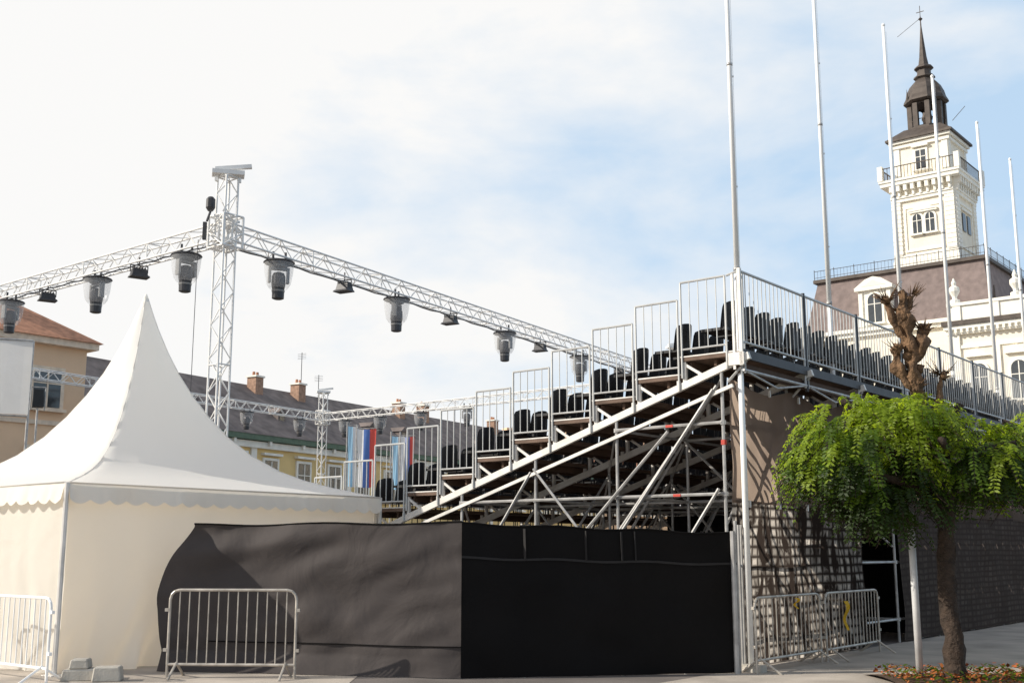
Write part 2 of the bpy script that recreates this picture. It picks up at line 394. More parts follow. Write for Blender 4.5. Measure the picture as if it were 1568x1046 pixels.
# ------------------------------------------------------------ flagpoles (stand just inside the sheeting)
for t,h in((.12,12.4),(4.08,12.9),(7.53,12.2),(10.41,12.05),(13.55,11.9),(16.26,11.7)):
    mb=MB(); mb.tube((0,0,0),(0,0,h*.45),.045,0,12,.04); mb.tube((0,0,h*.45),(0,0,h),.039,0,12,.031)
    mb.lathe([(.05,0),(.05,.05)],(0,0,h*.45-.03),12,1); mb.lathe([(.042,0),(.042,.04)],(0,0,h*.7),12,1)
    mb.lathe([(.02,0),(.04,.03),(.035,.06),(.005,.09)],(0,0,h),10,0)
    mb.tube((.05,0,h-.1),(.045,0,4.5),.003,0,4)
    for q_ in range(3): mb.box(-.02+.0,.055,-.01,.01,6.8+q_*1.7,6.825+q_*1.7,0)
    q=base+d*t-p*.23
    if t<1: q=base+d*.06+p*.12
    e=empty('flagpole',q); mb.obj('pole',[WHITE,GALV],e,True)

# ------------------------------------------------------------ black screen fence
fe=empty('black_screen_fence')
mb=MB()
def lf(u,v):
    ztop=1.97-.03*math.sin(u*math.pi*2)**2
    z=.0+ztop*v
    xl=-4.45-(.47*math.sin(math.pi*min(1,v*1.02)) if v>.45 else .47-.15*(.45-v)/.45)*(u**6)
    x=-.65+(xl+.65)*u; y=15.0+1.22*u
    y+=.06*noise.noise(Vector((u*5,v*3,1)))+.035*math.sin((u*3+v*6))*u+.03*noise.noise(Vector((u*9+v*4,v*7,4)))
    y+=.045*math.sin((v*9+u*4)*2.2)*max(0,min(1,(v-.5)*3))*max(0,min(1,(u-.15)*2.5))
    if v<.13: y-=(.13-v)/.13*.35*u; z=max(.012,z)
    return (x,y,z)
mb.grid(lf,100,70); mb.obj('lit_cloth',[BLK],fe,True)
def rf(u,v):
    zt=1.96-.12*u-.03*math.sin(u*math.pi*3)**2
    return (-.65+3.68*u,15.0+.72*u+.05*noise.noise(Vector((u*6,v*3,5)))*min(1,u*6),.01+(zt-.01)*v)
mb=MB()
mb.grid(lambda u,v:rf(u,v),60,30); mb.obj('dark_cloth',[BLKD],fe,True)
mb=MB()
for u in(.0,.22,.44,.57,.8,1):
    x,y,z=rf(u,1); mb.tube((x,y+.06,0),(x,y+.06,z),.02)
for u in(.3,.62,.97):
    x,y,z=lf(u,1); mb.tube((x,y+.1,0),(x,y+.1,z-.02),.02)
for u0 in range(20):
    a=Vector(rf(u0/20,1));b=Vector(rf((u0+1)/20,1)); mb.tube(a,b,.012,1)
    a=Vector(lf(u0/20,1));b=Vector(lf((u0+1)/20,1)); mb.tube(a,b,.012,1)
for u0 in range(30):
    a=Vector(lf(u0/34,.20))-Vector((0,.012,0));b=Vector(lf((u0+1)/34,.20))-Vector((0,.012,0)); mb.tube(a,b,.008,1)
mb.obj('fence_posts',[GALV,BLKD],fe)
mb=MB()
for u in(.22,.44,.57,.62): 
    a=Vector(rf(u,.985));b=Vector(rf(u+.003,.78)); mb.beam(a-Vector((0,.02,0)),b-Vector((0,.02,0)),.035,.006,1)
for u0 in range(20):
    a=Vector(rf(u0/20,.775));b=Vector(rf((u0+1)/20,.775)); mb.beam(a-Vector((0,.012,0)),b-Vector((0,.012,0)),.008,.03,1)
mb.tube((2.98,15.66,0),(2.98,15.66,1.86),.035,0,8);mb.tube((3.03,15.72,0),(3.03,15.72,2.0),.022,0,8)
mb.obj('end_post_and_straps',[GALV,M('strap',(.022,.020,.020),.8)],fe)

# ------------------------------------------------------------ marquee tent
te=empty('marquee_tent',(-5.95,15.4,0),ROT)
TW=5.8
TENT=Fabric('tent_pvc',(.96,.95,.93),(.98,.95,.89),.40,.012,.6,.12,1.2,.5)
TWALL=Fabric('tent_wall_pvc',(.93,.90,.84),(.98,.90,.78),.5,.03,.8,.35,1.3,.55)
prof=[(0,1.0),(.02,.92),(.045,.82),(.08,.71),(.125,.61),(.2,.50),(.29,.405),(.39,.325),(.5,.25),(.61,.185),(.73,.125),(.85,.07),(.95,.03),(1,.012)]
H0,H1=2.5,5.92
mb=MB(); c=(-TW/2,TW/2); NS=16
def sq(i):
    k=i//NS; f=(i%NS)/NS*2-1
    base_=[(f,-1),(1,f),(-f,1),(-1,-f)][k]
    return base_,f
ring=4*NS; vs=[]
for h,f in prof:
    for i in range(ring):
        (x,y),g=sq(i)
        mid=(1-g*g); dent=1-.10*mid*min(1,h*6)*(1-h)
        rr=math.hypot(x,y); rn=1.12/rr; bl=min(1,h*1.3)
        sc=(1-bl)+bl*rn
        vs.append((c[0]+x*f*TW/2*dent*sc,c[1]+y*f*TW/2*dent*sc,H0+h*(H1-H0)-.02*mid*(1 if h==0 else 0)))
fs=[]
for j in range(len(prof)-1):
    for i in range(ring): fs.append((j*ring+i,j*ring+(i+1)%ring,(j+1)*ring+(i+1)%ring,(j+1)*ring+i))
mb.add(vs,fs)
mb.obj('roof',[TENT],te,True)
mb=MB()
for kx in(0,NS,2*NS,3*NS):
    for j in range(len(prof)-1): mb.tube(vs[j*ring+kx],vs[(j+1)*ring+kx],.008,0,5)
mb.lathe([(.05,-.06),(.04,.02),(.015,.08)],(c[0],c[1],H1),10)
mb.obj('seams',[TENT],te,True)
mb=MB()
def val(side):
    n=int(TW/.02)
    def f(u,v):
        s=u*TW; sc=.06*abs(math.sin(math.pi*s/.29)); drop=(.22+sc)*(v)
        o=.035+.05*v+.06*v*noise.noise(Vector((s*1.6,side*7,2)))+.03*v*noise.noise(Vector((s*6,side*7,5)))
        if side==0: return (-s,-o,H0-drop)
        if side==1: return (o,s,H0-drop)
        if side==2: return (-s,TW+o,H0-drop)
        return (-TW-o,s,H0-drop)
    mb.grid(f,n,3)
for s_ in range(4): val(s_)
for a,b in(((0,-.035),(-TW,-.035)),((.035,0),(.035,TW))): mb.tube((a[0],a[1],H0+.0),(b[0],b[1],H0+.0),.012,0)
mb.obj('valance',[Fabric('valance_pvc',(.90,.87,.81),(.80,.72,.60),.3,.02,.6,.12,1.2,.5)],te,True)
mb=MB()
def wl(side):
    def f(u,v):
        s=u*TW; z=H0-.02-(H0-.03)*v
        o=-.04+.03*noise.noise(Vector((s*.9,v*1.4,side*5)))+.09*v*noise.noise(Vector((s*2.6,v*.8,side*5+1)))+.16*max(0,v-.45)*noise.noise(Vector((s*4.0+v*3,v*3,side*3)))*2
        if side==0: return (-s,-o,z)
        if side==1: return (o,s,z)
        if side==2: return (-s,TW+o,z)
        return (-TW-o,s,z)
    mb.grid(f,110,60)
for s_ in range(4): wl(s_)
mb.obj('walls',[TWALL],te,True)
mb=MB()
for x,y in((0,0),(-TW,0),(0,TW),(-TW,TW)):
    mb.tube((x+(.02 if x==0 else -.02),y+(-.02 if y==0 else .02),0),(x+(.02 if x==0 else -.02),y+(-.02 if y==0 else .02),H0),.035,0,8)
    mb.box(x-.12,x+.12,y-.12,y+.12,0,.015)
mb.obj('legs',[WHITEALU],te)
e=empty('concrete_block',(-5.35,14.95,0),R(8)); mb=MB()
mb.frust(-.3,.3,-.2,.2,0,-.28,.28,-.18,.18,.14); mb.frust(-.22,.02,-.14,.16,.142,-.2,0,-.12,.14,.26); mb.frust(.1,.45,-.32,-.05,0,.12,.43,-.3,-.07,.18)
o=mb.obj('blocks',[CONC],e); bv=o.modifiers.new('b','BEVEL'); bv.width=.015

# ------------------------------------------------------------ lighting truss rig
rig=empty('lighting_truss_rig')
N=Vector((-6.74,26,0)); dr=Vector((.508,.861,0)); dl=Vector((-.778,.628,0))
Rt=N+dr*27.4; Lt=N+dl*22.9; Ft=Lt+dr*27.4
ZT=8.95; mb=MB()
for a,b in((N,Rt),(N,Lt),(Lt,Ft),(Rt,Ft)):
    a_=a+Vector((0,0,ZT));b_=b+Vector((0,0,ZT)); truss(mb,a_,b_,.40,.42,.026,.013)
for T in(N,Rt,Lt,Ft):
    truss(mb,T,T+Vector((0,0,10.3)),.34,.40,.026,.013,side=(.778,-.628,0))
    truss(mb,T+Vector((0,0,ZT-.38)),T+Vector((0,0,ZT+.38)),.56,.38,.03,.018,side=(.778,-.628,0))
    for dz in(-.34,.34):
        for a in (Vector((.778,-.628,0)),Vector((.628,.778,0))):
            mb.beam(T+a*.38+Vector((0,0,ZT+dz)),T-a*.38+Vector((0,0,ZT+dz)),.05,.05)
    mb.beam(T+Vector((-.36,-.1,10.4)),T+Vector((.36,.1,10.4)),.36,.10)
    mb.beam(T+Vector((-.3,-.05,10.5)),T+Vector((.52,.13,10.62)),.12,.09)
    mb.beam(T+Vector((-.25,-.07,10.2)),T+Vector((-.25,-.07,10.4)),.08,.08); mb.beam(T+Vector((.25,.07,10.2)),T+Vector((.25,.07,10.4)),.08,.08)
    mb.box(T.x-.6,T.x+.6,T.y-.6,T.y+.6,0,.12)
mb.obj('truss',[ALU],rig)
mb=MB()
mb.tube(N+Vector((-.55,-.3,8.7)),N+Vector((-.55,-.3,2)),.008); 
q=N+Vector((-.33,-.2,9.6)); mb.lathe([(.06,-.18),(.11,-.1),(.11,.1),(.06,.16)],q,10); mb.tube(q+Vector((0,0,-.2)),q+Vector((-.04,-.1,-.45)),.03)
q=N+Vector((-.44,-.2,8.95)); mb.box(q.x-.04,q.x+.04,q.y-.04,q.y+.04,q.z-.22,q.z+.2)
for a,b in((N,Rt),(N,Lt)):
    side=Vector((0,0,1)).cross((b-a).normalized())
    n=60
    pts=[a+(b-a)*i/n+side*.12+Vector((0,0,ZT-.24-.04*abs(math.sin(i*1.1)))) for i in range(n+1)]
    mb.path(pts,.018,0,5)
mb.obj('cables_and_hoist',[DARKST],rig)
FB=M('fixture_body',(.05,.05,.055),.35,.2); FY=M('fixture_yoke',(.25,.25,.25),.4,.2)
DOME=Clear('clear_rain_dome',(.75,.76,.78),.74)
def movinghead(name,P,sc=1.0,yaw=0.):
    e=empty(name,P,yaw); e.scale=(sc,)*3
    mb=MB()
    mb.tube((-.15,0,.02),(-.15,0,.25),.03);mb.tube((.15,0,.02),(.15,0,.25),.03)
    mb.lathe([(.34,-.05),(.38,-.02),(.36,.01),(.2,.04)],(0,0,0),20,0)
    mb.lathe([(.16,-.14),(.2,-.12),(.2,-.06)],(0,0,0),12,1)
    mb.box(-.23,.23,-.06,.06,-.2,-.14,1); mb.box(-.25,-.19,-.07,.07,-.52,-.14,1); mb.box(.19,.25,-.07,.07,-.52,-.14,1)
    mb.lathe([(.10,-.92),(.145,-.90),(.15,-.66),(.17,-.56),(.165,-.36),(.13,-.28),(.05,-.25)],(0,0,0),14,0)
    mb.lathe([(.155,-.74),(.16,-.70)],(0,0,0),14,1)
    mb.obj('fixture',[FB,FY],e,False)
    mb=MB(); n=20; pr=[(.36,-.04),(.34,-.3),(.29,-.55),(.22,-.66)]
    vs=[(r*math.cos(2*math.pi*i/n),r*math.sin(2*math.pi*i/n),z) for r,z in pr for i in range(n)]
    mb.add(vs,[(j*n+i,j*n+(i+1)%n,(j+1)*n+(i+1)%n,(j+1)*n+i) for j in range(len(pr)-1) for i in range(n)])
    mb.obj('rain_dome',[DOME],e,True)
def flood(name,P,yaw=0):
    e=empty(name,P,yaw); mb=MB()
    mb.tube((0,0,.2),(0,0,-.02),.02); mb.path([(-.22,0,-.2),(-.22,0,-.02),(.22,0,-.02),(.22,0,-.2)],.015)
    mb.frust(-.2,.2,-.14,.14,-.3,-.17,.17,-.1,.1,-.12); mb.frust(-.24,.24,-.2,.14,-.34,-.22,.22,-.16,.14,-.29)
    for i in range(5): mb.box(-.15+i*.07,-.13+i*.07,-.09,.09,-.12,-.07)
    mb.obj('fixture',[DARKST],e)
for s_ in(1.5,5.4,9.9,14.2): movinghead('moving_head_light',N+dl*s_+Vector((0,0,ZT-.3)),1,.3+.4*s_)
for s_ in(3.5,7.9,12): flood('flood_light',N+dl*s_+Vector((0,0,ZT-.22)),.6)
for t in(1.87,6.8,12.8,18.2): movinghead('moving_head_light',N+dr*t+Vector((0,0,ZT-.3)),1.03,.2*t)
for t in(4.44,9.57,15.2,21.6): flood('flood_light',N+dr*t+Vector((0,0,ZT-.22)),-.5)
for f in(.12,.28,.45,.6,.78,.93): movinghead('moving_head_light',Lt+dr*27.4*f+Vector((0,0,ZT-.3)))
for f in(.08,.2,.33,.47): movinghead('moving_head_light',Ft+(Rt-Ft)*f+Vector((0,0,ZT-.3)))

# ------------------------------------------------------------ flags
def flag(name,loc,w_,h_,cols,yaw):
    e=empty(name,loc,yaw); mb=MB(); n=len(cols)
    for i in range(n):
        mb.grid(lambda u,v:((i+u)/n*w_*(1-.12*v)+.04*v,.07*math.sin(((i+u)/n)*9+v*2)*(.4+v),-h_*v-.03*math.sin(((i+u)/n)*3.1)),6,10,i)
    mb.obj('cloth',[Fabric('flag_%d'%j,cc,cc,.5) for j,cc in enumerate(cols)],e,True)
    mb=MB(); mb.tube((-.03,0,-loc[2]),(-.03,0,.15),.025); mb.tube((-.03,0,.02),(w_+.03,0,.02),.012)
    mb.obj('pole',[GALV],e)
Wc=(.85,.85,.85);Bl=(.12,.22,.54);Rd=(.70,.12,.10);Lb=(.40,.66,.86)
flag('flag',(-5.75,40,5.9),.34,2.1,[Lb,Wc],.1)
flag('flag',(-5.35,39.5,5.75),.66,2.0,[Wc,Bl,Rd],-.1)
flag('flag',(-4.1,39,5.45),.4,1.8,[Lb,Wc],.1)
flag('flag',(-3.75,38.6,5.4),.45,1.9,[Wc,Bl,Rd],-.1)

# ------------------------------------------------------------ yellow row building
def win(mb,x,z,w_,h_,y,fm=1,gm=2,arch=False,hood=True,mull=True):
    n=8
    def outline(ww,hh,zz0):
        pts=[(x-ww/2,zz0),(x+ww/2,zz0)]
        if arch:
            zc=zz0+hh-ww/2
            pts+=[(x+ww/2*math.cos(math.pi*i/n),zc+ww/2*math.sin(math.pi*i/n)) for i in range(n+1)]
        else: pts+=[(x+ww/2,zz0+hh),(x-ww/2,zz0+hh)]
        return pts
    mb.extr(outline(w_+.36,h_+.22,z-.06),y-.12,y+.02,fm)
    mb.extr(outline(w_,h_,z),y-.135,y-.05,gm)
    if mull:
        mb.box(x-.035,x+.035,y-.17,y-.13,z,z+h_*.97,fm); mb.box(x-w_/2,x+w_/2,y-.165,y-.13,z+h_*.62,z+h_*.62+.06,fm)
    mb.box(x-w_/2-.28,x+w_/2+.28,y-.28,y,z-.2,z-.06,fm)
    if hood: mb.box(x-w_/2-.3,x+w_/2+.3,y-.32,y,z+h_+.3,z+h_+.45,fm)
yb=empty('yellow_town_building',(-26.6+3.9,62.0-2.2,0),math.atan2(.867,.497))
mb=MB(); LB=78; EZ=8.6
mb.box(0,LB,0,11,0,EZ,0)
mb.box(-.3,LB+.3,-.55,0,EZ-.25,EZ+.1,6); mb.box(0,LB,-.3,0,EZ-.7,EZ-.3,1); mb.box(0,LB,-.15,0,4.2,4.5,1)
for i in range(24):
    x=2+i*3.2; win(mb,x,5.1,1.15,2.1,0); win(mb,x,1.2,1.2,2.1,0,hood=False)
    if i%3==0: mb.box(x+1.35,x+1.85,-.12,0,0,EZ-.7,1)
    mb.box(x-.6,x-.4,-.5,-.3,EZ-.5,EZ-.25,1)
pf=[(-.6,EZ+.1),(11.6,EZ+.1),(5.5,12.9)]
mb.add([(-.4,y,z) for y,z in pf]+[(LB+.4,y,z) for y,z in pf],[(0,1,2),(5,4,3),(0,2,5,3),(2,1,4,5),(0,3,4,1)],3)
for x in(7,18,22.5,35,38.5,50,56,63):
    hh=.15*math.sin(x); mb.box(x,x+.75,4.4,5.2,11.8,13.5+hh,4); mb.box(x-.08,x+.83,4.32,5.28,13.45+hh,13.57+hh,1)
    for a in(.2,.55): mb.lathe([(.11,0),(.09,.28)],(x+a,4.8,13.57+hh),8,5)
for x in (9,17,27,31,43,47,53,60):
    mb.box(x,x+.7,1.4,2.4,9.8,10.6,3); mb.add([(x-.1,1.3,10.6),(x+.8,1.3,10.6),(x+.35,1.3,10.95),(x-.1,3,10.6),(x+.8,3,10.6),(x+.35,3,10.95)],[(0,1,2),(0,2,5,3),(1,4,5,2)],3); mb.box(x+.12,x+.58,1.37,1.4,9.95,10.5,2)
mb.obj('shell',[YEL,TRIM,GLASS,M('grey_tile_roof',(.17,.14,.13),.85,0,.35,1.2,.4,9),M('chimney_brick',(.38,.24,.17),.9,0,.3,5),TILE,M('green_gutter',(.10,.16,.11),.6)],yb)
mb=MB()
for x,h in((24,3.2),(26,1.8),(45,2.2)):
    mb.tube((x,5.5,12.8),(x,5.5,12.8+h),.025) 
    for j in range(4): mb.tube((x,5.5-.4,12.8+h-.12*j-.1),(x,5.5+.4,12.8+h-.12*j-.1),.01)
mb.obj('antennas',[DARKST],yb)

gb=empty('row_house',(-2.2,108,0),math.atan2(.5,.86)); mb=MB()
mb.box(0,40,0,10,0,9,0); mb.add([(0,-.5,9),(40,-.5,9),(40,5,12.4),(0,5,12.4),(0,10.5,9),(40,10.5,9)],[(0,1,2,3),(3,2,5,4),(0,3,4),(1,5,2)],1)
for i in range(12): win(mb,2+i*3.2,5.2,1.1,2,0,2,3)
for x in(4,11,20): mb.box(x,x+1,3.5,4.5,11,13.6,0)
mb.obj('shell',[PEACH,TILE,TRIM,GLASS],gb)

ph=empty('peach_house',(-29.6,41.5,0),math.atan2(.77,.64)); mb=MB(); L2=15.0
mb.box(0,L2,0,9,0,11,0); mb.box(-.3,L2+.35,-.45,9.3,10.85,11.15,1); mb.box(0,L2,-.1,0,7.2,7.4,1)
mb.add([(-.5,-.6,11.15),(L2+.5,-.6,11.15),(L2+.5,9.5,11.15),(-.5,9.5,11.15),(3.5,4.4,14.3),(L2-4.2,4.4,14.3)],[(0,1,5,4),(1,2,5),(2,3,4,5),(3,0,4),(3,2,1,0)],2)
for i in range(4):
    win(mb,2+i*3.7,8.0,1.3,1.7,0,1,3,hood=False); win(mb,2+i*3.7,4.2,1.3,1.9,0,1,3,hood=False)
mb.box(L2-5,L2-4.2,3,3.8,12,15,0); mb.lathe([(.4,0),(.25,.35)],(L2-.8,2.2,11.8),8,4)
mb.obj('shell',[PEACH,M('house_trim',(.78,.64,.5),.9),TILE,GLASS,SLATE],ph)
e=empty('stage_banner',(-19.3,41,0),R(25)); mb=MB()
mb.grid(lambda u,v:(1.7*u,.03*math.sin(u*5),6.5+2.7*v),6,8,0); mb.path([(0,.05,0),(0,.05,9.25),(1.7,.05,9.25),(1.7,.05,0)],.05,1); mb.tube((0,.05,6.45),(1.7,.05,6.45),.04,1)
mb.obj('panel',[Fabric('banner_cloth',(.9,.9,.88),(.9,.88,.85),.4),GALV],e)
e=empty('loudspeaker',(-16.5,39.5,0),R(25)); mb=MB()
mb.frust(-.18,.18,-.2,.2,6.5,-.16,.16,-.2,.2,7.1); mb.tube((0,0,0),(0,0,6.5),.035,1); mb.path([(-.23,0,6.4),(-.23,0,7.2),(.23,0,7.2),(.23,0,6.4)],.02,1)
mb.obj('cabinet',[BLACKP,GALV],e)

# ------------------------------------------------------------ town hall
th=empty('town_hall',(33.5,97,0),ROT)
mb=MB()
mb.box(-7,14,-3,14,0,19.6,0)
mb.box(-7.3,6.2,-3.35,0,19.55,19.9,1); mb.box(-7.5,6.2,-3.6,0,19.9,20.2,1)
mb.frust(-7.2,8.7,-3.2,14,20.2,-6.4,7.9,-1.9,13,25.0,2)
mb.box(-6.7,8.2,-2.2,13.2,25.0,25.3,3)
z=25.9
for x0,y0,x1,y1 in((-6.6,-2.1,8.1,-2.1),(8.1,-2.1,8.1,12)):
    mb.tube((x0,y0,z+.2),(x1,y1,z+.2),.025,3); mb.tube((x0,y0,z-.4),(x1,y1,z-.4),.02,3)
    n=48
    for i in range(n+1):
        xx=x0+(x1-x0)*i/n; yq=y0+(y1-y0)*i/n; mb.tube((xx,yq,25.3),(xx,yq,z+.35 if i%6==0 else z+.2),.03 if i%6==0 else .012,3,4)
def dormer(cx,w_,z0,z1,y):
    mb.box(cx-w_/2,cx+w_/2,y,y+3,z0,z1,1)
    mb.box(cx-w_/2-.35,cx-w_/2,y-.1,y+2,z0,z0+1.0,1); mb.box(cx+w_/2,cx+w_/2+.35,y-.1,y+2,z0,z0+1.0,1)
    win(mb,cx,z0+.3,w_*.42,(z1-z0)*.8,y-.02,1,4,True,False)
    mb.box(cx-w_/2,cx-w_/2+.35,y-.14,y,z0,z1-.2,1);mb.box(cx+w_/2-.35,cx+w_/2,y-.14,y,z0,z1-.2,1)
    mb.box(cx-w_/2-.25,cx+w_/2+.25,y-.35,y+3,z1,z1+.25,1)
    mb.extr([(cx-w_/2-.3,z1+.25),(cx+w_/2+.3,z1+.25),(cx+w_/2*.5,z1+.95),(cx,z1+1.15),(cx-w_/2*.5,z1+.95)],y-.3,y+3,1)
    mb.extr([(cx-w_/2+.3,z1+.32),(cx+w_/2-.3,z1+.32),(cx,z1+.85)],y-.33,y-.3,0)
dormer(-.75,2.8,20.3,23.4,-3.3)
WX0,WX1,WY=6.2,34,-6
mb.box(WX0,WX1,WY,8,0,18.6,0)
mb.box(WX0-.25,WX1,WY-.3,8,18.2,18.6,1); mb.box(WX0-.5,WX1,WY-.65,8,18.9,19.25,3); mb.box(WX0-.4,WX1,WY-.5,8,18.6,18.9,1)
mb.box(WX0,WX1,WY-.05,8,19.25,20.5,1); mb.box(WX0-.15,WX1,WY-.2,8,20.5,20.75,1)
for i in range(10):
    x=WX0+.3+i*2.9; mb.box(x,x+.6,WY-.16,WY-.05,19.25,20.5,1)
for i in range(60):
    x=WX0+i*.45; mb.box(x,x+.18,WY-.55,WY-.3,18.3,18.6,1)
mb.box(WX0,WX1,WY-.12,WY,17.1,17.35,1); mb.box(WX0,WX1,WY-.15,WY,11.6,11.95,1); mb.box(WX0-.1,WX0+.7,WY-.18,WY,0,18.2,1)
for i in range(9):
    x=WX0+2.0+i*2.9
    win(mb,x,12.9,1.15,2.9,WY,1,4,True,False); win(mb,x,7.6,1.2,2.6,WY,1,4,False,True); win(mb,x,2.6,1.2,2.6,WY,1,4,True,False)
    mb.extr([(x-.95,16.35),(x+.95,16.35),(x,17.0)],WY-.3,WY,1)
    mb.box(x+1.2,x+1.65,WY-.15,WY,0,17.1,1)
for i in range(4):
    x=-5.3+i*3.1; win(mb,x,13,1.15,2.9,-3,1,4,True,False); win(mb,x,7.6,1.2,2.6,-3,1,4)
for x in(WX0+.4,WX0+5,WX0+10,WX0+15):
    mb.lathe([(.4,0),(.4,.3),(.18,.4),(.2,.6),(.42,1.0),(.4,1.3),(.15,1.5),(.2,1.7),(.04,2.1)],(x,WY+.3,20.75),10,1)
mb.lathe([(.35,0),(.35,.25),(.15,.4),(.3,1.0),(.1,1.4),(.05,2.4)],(8.6,-2,20.3),10,3)
W=5.4
def ring4(e0,z0,z1,m): mb.box(-e0,W+e0,-e0,W+e0,z0,z1,m)
ring4(0,18,33.0,0)
ring4(.12,25.3,26.3,1); ring4(.06,26.3,26.8,1)
def faceboxes(fn):
    fn(lambda a0,a1,o,z0,z1,m: mb.box(a0,a1,-o,0,z0,z1,m))
    fn(lambda a0,a1,o,z0,z1,m: mb.box(W,W+o,a0,a1,z0,z1,m))
def dec(B):
    for a in(0,W-.75): B(a+.003,a+.75,.12,26.8,31.6,1)
    for i in range(12): 
        for a in(0,W-.8): B(a+.006,a+.8,.16,26.9+i*.4,27.2+i*.4,1)
    B(1.0,W-1.0,.08,30.9,31.15,1); B(1.0,1.2,.08,27.2,30.9,1); B(W-1.2,W-1.0,.08,27.2,30.9,1); B(1.0,W-1,.1,27.0,27.2,1)
    B(0,W,.2,31.6,31.9,1); B(0,W,.3,31.9,32.1,1)
    for i in range(9): 
        a=.05+i*.62; B(a,a+.3,.62,32.5,33.05,1); B(a+.05,a+.25,.40,32.05,32.5,1)
faceboxes(dec)
def wdec(cx,z,w_,h_,n):
    for j in range(n):
        xx=cx+(j-(n-1)/2)*(w_+.35)
        win(mb,xx,z,w_,h_,-.0,1,4,n>1,False)
wdec(W/2,28.6,.75,1.7,2); mb.extr([(W/2-1.3,30.55),(W/2+1.3,30.55),(W/2,31.1)],-.3,0,1); mb.box(W/2-1.2,W/2+1.2,-.25,0,30.4,30.55,1)
mb.box(W-.0,W+.1,1.6,2.4,28.6,30.2,4); mb.box(W,W+.1,2.9,3.7,28.6,30.2,4); mb.box(W,W+.2,1.3,4.0,30.4,30.6,1)
ring4(.70,33.05,33.4,1); ring4(.8,33.4,33.6,1)
bo=.62
for sx0,sy0,sx1,sy1 in((-bo,-bo,W+bo,-bo),(W+bo,-bo,W+bo,W+bo),(-bo,-bo,-bo,W+bo)):
    mb.beam((sx0,sy0,34.75),(sx1,sy1,34.75),.08,.07,3)
    n=22
    for i in range(n+1):
        xx=sx0+(sx1-sx0)*i/n; yq=sy0+(sy1-sy0)*i/n; mb.tube((xx,yq,33.6),(xx,yq,34.72),.025,3,4)
for x,y in((-bo,-bo),(W+bo,-bo),(W+bo,W+bo),(-bo,W+bo)): mb.box(x-.22,x+.22,y-.22,y+.22,33.6,34.95,1)
q=.35
mb.box(q,W-q,q,W-q,33.4,37.2,0)
for a,b in((q,q+.5),(W-q-.5,W-q)):
    mb.box(a+.003,b-.003,q-.1,q,33.6,36.6,1); mb.box(W-q,W-q+.1,a+.003,b-.003,33.6,36.6,1)
win(mb,W/2,34.4,.85,1.7,q,1,4,False,True)
mb.box(W-q,W-q+.1,2.3,3.1,34.4,36.0,4)
mb.box(q-.2,W-q+.2,q-.2,W-q+.2,36.6,36.85,1); mb.box(q-.35,W-q+.35,q-.35,W-q+.35,37.0,37.25,1)
mb.box(q-.55,W-q+.55,q-.55,W-q+.55,37.25,37.45,3)
mb.frust(q-.5,W-q+.5,q-.5,W-q+.5,37.45,1.1,W-1.1,1.1,W-1.1,38.5,3)
cx=W/2; cz=38.4
mb.lathe([(1.75,0),(1.75,.25),(1.6,.35)],(cx,cx,cz),8,3,R(22.5))
for i in range(8):
    a=R(22.5+45*i); mb.beam((cx+1.42*math.cos(a),cx+1.42*math.sin(a),cz+.3),(cx+1.42*math.cos(a),cx+1.42*math.sin(a),cz+2.5),.42,.42,3)
    a2=R(22.5+45*(i+1)); A=Vector((cx+1.42*math.cos(a),cx+1.42*math.sin(a),0)); B_=Vector((cx+1.42*math.cos(a2),cx+1.42*math.sin(a2),0))
    for j in range(6):
        f0=j/6;f1=(j+1)/6; h0=.5*(1-math.sin(math.pi*f0)); h1=.5*(1-math.sin(math.pi*f1))
        P0=A.lerp(B_,f0);P1=A.lerp(B_,f1)
        mb.add([(P0.x,P0.y,cz+2.5-h0),(P1.x,P1.y,cz+2.5-h1),(P1.x,P1.y,cz+2.7),(P0.x,P0.y,cz+2.7)],[(0,1,2,3)],3)
    mb.tube(A+Vector((0,0,cz+1.0)),B_+Vector((0,0,cz+1.0)),.04,3,4)
mb.lathe([(.3,.9),(.5,1.3),(.35,1.9),(.05,2.4)],(cx,cx,cz),8,3)
mb.lathe([(1.7,2.6),(1.95,2.75),(1.9,2.95),(1.72,3.3),(1.6,3.8),(1.35,4.35),(.95,4.8),(.75,5.0),(.95,5.15),(.9,5.3),(.62,5.4),(.58,5.9),(.85,6.05),(.8,6.2),(.45,6.4),(.32,7.2),(.16,9.0),(.06,10.2),(.04,11.2)],(cx,cx,cz),8,3,R(22.5))
mb.lathe([(.02,0),(.2,.2),(.02,.4)],(cx,cx,cz+10.7),8,3)
mb.beam((cx-.35,cx,cz+11.6),(cx+.35,cx,cz+11.6),.05,.05,3); mb.tube((cx,cx,cz+11),(cx,cx,cz+12.2),.03,3)
for i in range(4):
    a=R(45+90*i); mb.lathe([(.1,0),(.12,.4),(.05,.8),(.0,1.3)],(cx+1.75*math.cos(a),cx+1.75*math.sin(a),cz+2.8),6,3)
mb.tube((W+.3,0,38),(W+1.6,-.6,38.8),.025,3); mb.tube((cx,cx,cz+11.0),(cx-2.2,cx,cz+9.8),.02,3)
mb.obj('building',[CREAM,TRIM,SLATE,SLATE2,GLASS],th)

